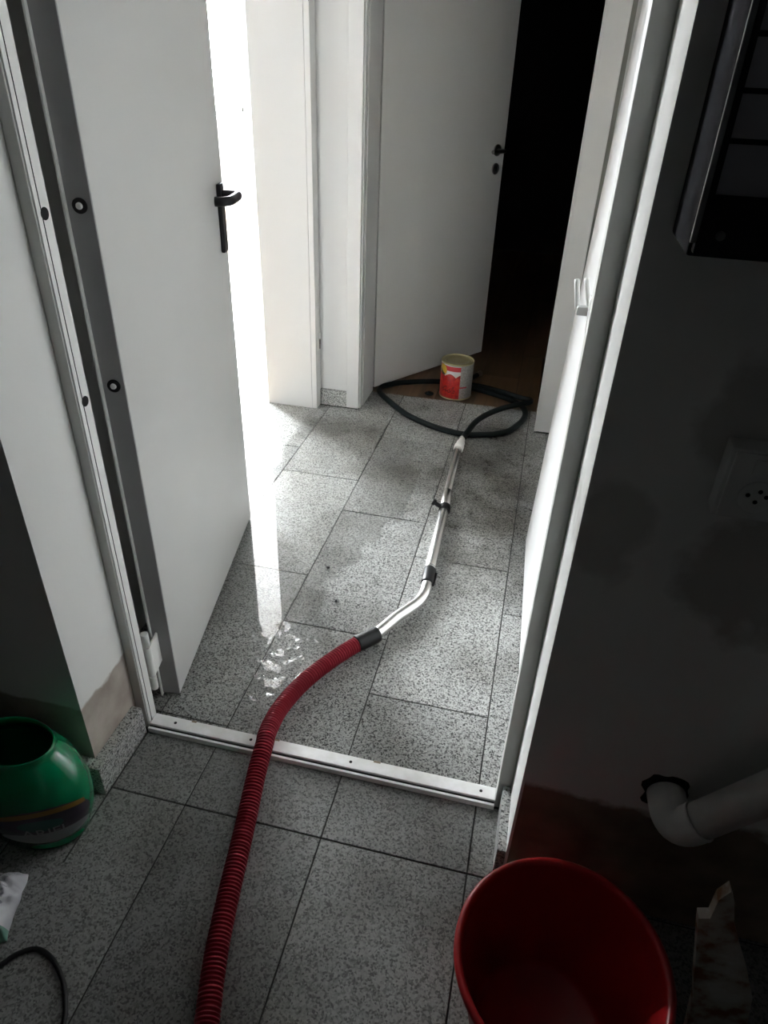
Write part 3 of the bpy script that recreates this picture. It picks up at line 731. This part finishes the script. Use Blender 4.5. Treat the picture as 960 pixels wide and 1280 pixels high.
def patch(outline_f, off, nu=28, nv=14, u0=-.1, u1=.1, z0=.04, z1=.17):
    bm = bm_new(); g = {}
    for i in range(nu + 1):
        for j in range(nv + 1):
            u, z = outline_f(i / nu * 2 - 1, j / nv * 2 - 1); g[i, j] = bm.verts.new(on_tub(u, z, off))
    for i in range(nu):
        for j in range(nv):
            f = bm.faces.new((g[i, j], g[i + 1, j], g[i + 1, j + 1], g[i, j + 1])); f.smooth = True
    return bm
def oval(cu, cz, ru, rz):
    def f(s, t_):
        w = math.sqrt(max(0.0, 1 - s * s * .98)); return cu + ru * s, cz + rz * t_ * w
    return f
lb = obj('front_label', patch(oval(0, .098, .098, .058), .0006), 'label_dark', tb)
obj('label_lower_band', patch(lambda s, t_: (.092 * s, .068 + .022 * t_ * math.sqrt(max(.02, 1 - s * s)) - .004 * (1 - s * s)), .0011, 28, 6), 'label_white', lb)
obj('label_top_arc', patch(lambda s, t_: (.085 * s, .146 - .018 * s * s + .006 * t_), .0011, 28, 3), 'label_yellow', lb)
obj('label_swirl', patch(oval(-.012, .112, .040, .017), .0011, 20, 6), 'label_green', lb)
def wrapped_text(txt, size, cu, cz, mat, par, name, off=.0017):
    cv = bpy.data.curves.new(name, 'FONT'); cv.body = txt; cv.size = size; cv.align_x = 'CENTER'; cv.align_y = 'CENTER'
    cv.resolution_u = 3; cv.extrude = .0
    o = bpy.data.objects.new('tmp_text', cv); C.objects.link(o)
    bpy.context.view_layer.update()
    me = bpy.data.meshes.new_from_object(o.evaluated_get(bpy.context.evaluated_depsgraph_get()))
    bpy.data.objects.remove(o)
    bm = bm_new(); bm.from_mesh(me); bpy.data.meshes.remove(me)
    bmesh.ops.subdivide_edges(bm, edges=[e for e in bm.edges if e.calc_length() > .01], cuts=2)
    for v in bm.verts: v.co = on_tub(cu + v.co.x, cz + v.co.y, off)
    return obj(name, bm, mat, par)
wrapped_text('ARIEL', .034, -.006, .089, 'label_white', lb, 'label_lettering')

# ------------------------------------------------------------------ crumpled white packet and black cable at the left
def packet():
    bm = bm_new(); nu, nv = 26, 34; top = {}; bot = {}
    for i in range(nu + 1):
        for j in range(nv + 1):
            u, v = i / nu, j / nv
            p = Vector((u * 3.2, v * 4.0, .4))
            x = (u - .5) * .112 +   .008 * noise.noise(p + Vector((9, 0, 0))); y = (v - .5) * .122 + .010 * noise.noise(p + Vector((0, 5, 0)))
            edge = min(u, 1 - u, v, 1 - v) * 5; e = min(1.0, edge) ** .6
            h = .006 + e * (.034 + .022 * noise.noise(p * 1.6) + .012 * noise.noise(p * 4))
            top[i, j] = bm.verts.new((x, y, max(.004, h))); bot[i, j] = bm.verts.new((x * .97, y * .97, .001))
    for i in range(nu):
        for j in range(nv):
            f = bm.faces.new((top[i, j], top[i + 1, j], top[i + 1, j + 1], top[i, j + 1])); f.smooth = True
            bm.faces.new((bot[i, j], bot[i, j + 1], bot[i + 1, j + 1], bot[i + 1, j]))
    for j in range(nv):
        bm.faces.new((top[0, j], top[0, j + 1], bot[0, j + 1], bot[0, j])); bm.faces.new((top[nu, j + 1], top[nu, j], bot[nu, j], bot[nu, j + 1]))
    for i in range(nu):
        bm.faces.new((top[i + 1, 0], top[i, 0], bot[i, 0], bot[i + 1, 0])); bm.faces.new((top[i, nv], top[i + 1, nv], bot[i + 1, nv], bot[i, nv]))
    return bm
def packet_mat():
    m, nt, b = new_mat('printed_white_film')
    tc = N(nt, 'ShaderNodeTexCoord'); sx = N(nt, 'ShaderNodeSeparateXYZ'); nt.links.new(tc.outputs['Object'], sx.inputs[0])
    n = N(nt, 'ShaderNodeTexNoise'); n.inputs['Scale'].default_value = 170; nt.links.new(tc.outputs['Object'], n.inputs['Vector'])
    st = math_n(nt, 'GREATER_THAN', math_n(nt, 'SINE', math_n(nt, 'MULTIPLY', sx.outputs[1], 900.0)), 0.1)
    ln = math_n(nt, 'MULTIPLY', st, math_n(nt, 'GREATER_THAN', n.outputs['Fac'], 0.47))
    inb = math_n(nt, 'MULTIPLY', math_n(nt, 'LESS_THAN', sx.outputs[0], .035), math_n(nt, 'GREATER_THAN', sx.outputs[1], -.03))
    col = mixc(nt, math_n(nt, 'MULTIPLY', ln, math_n(nt, 'MULTIPLY', inb, .6)), (0.62, 0.62, 0.66), (0.22, 0.22, 0.28))
    col = mixc(nt, math_n(nt, 'LESS_THAN', sx.outputs[1], -.045), col, (0.16, 0.34, 0.26))
    nt.links.new(col, b.inputs['Base Color']); b.inputs['Roughness'].default_value = 0.3
    return m
pk = meta(obj('crumpled_packet', packet(), packet_mat()), 'crumpled white printed plastic packet on the floor near the tub', 'packet')
pk.location = (-.829, .505, 0); pk.rotation_euler = (0, 0, math.radians(19))
cb = [(-1.05, .27, .005), (-.92, .30, .005), (-.81, .360, .005), (-.744, .424, .005), (-.727, .448, .005), (-.698, .466, .005), (-.661, .459, .005), (-.623, .434, .005), (-.600, .408, .005), (-.582, .377, .005), (-.566, .31, .005), (-.57, .2, .005), (-.62, .05, .005)]
ca = meta(obj('cable', add_tube(bm_new(), [Vector((p.x + .66, p.y - .4, p.z)) for p in catmull(cb, .008)], .0045, 10), 'cable'), 'black cable curled on the floor at the lower left', 'cable')
ca.location = (-.66, .4, 0)

# dirt crumbs on the hall tiles
def crumb(x, y, r, seed, label):
    bm = bm_new(); bmesh.ops.create_icosphere(bm, subdivisions=2, radius=r)
    for v in bm.verts:
        v.co *= 1 + .45 * noise.noise(v.co * (1.6 / r) + Vector((seed, 0, 0))); v.co.z *= .6
    lo = min(v.co.z for v in bm.verts)
    for v in bm.verts: v.co.z -= lo
    o = meta(obj('dirt_crumb', bm, 'black_plastic'), label, 'crumb', 'dirt crumbs on the hall tiles'); o.location = (x, y, 0); return o
crumb(-0.527, 1.67, .0055, 1.0, 'larger black dirt crumb on the pale tile left of the wand')
crumb(-0.456, 1.521, .004, 4.0, 'smaller black dirt crumb on the pale tile above the hose cuff')
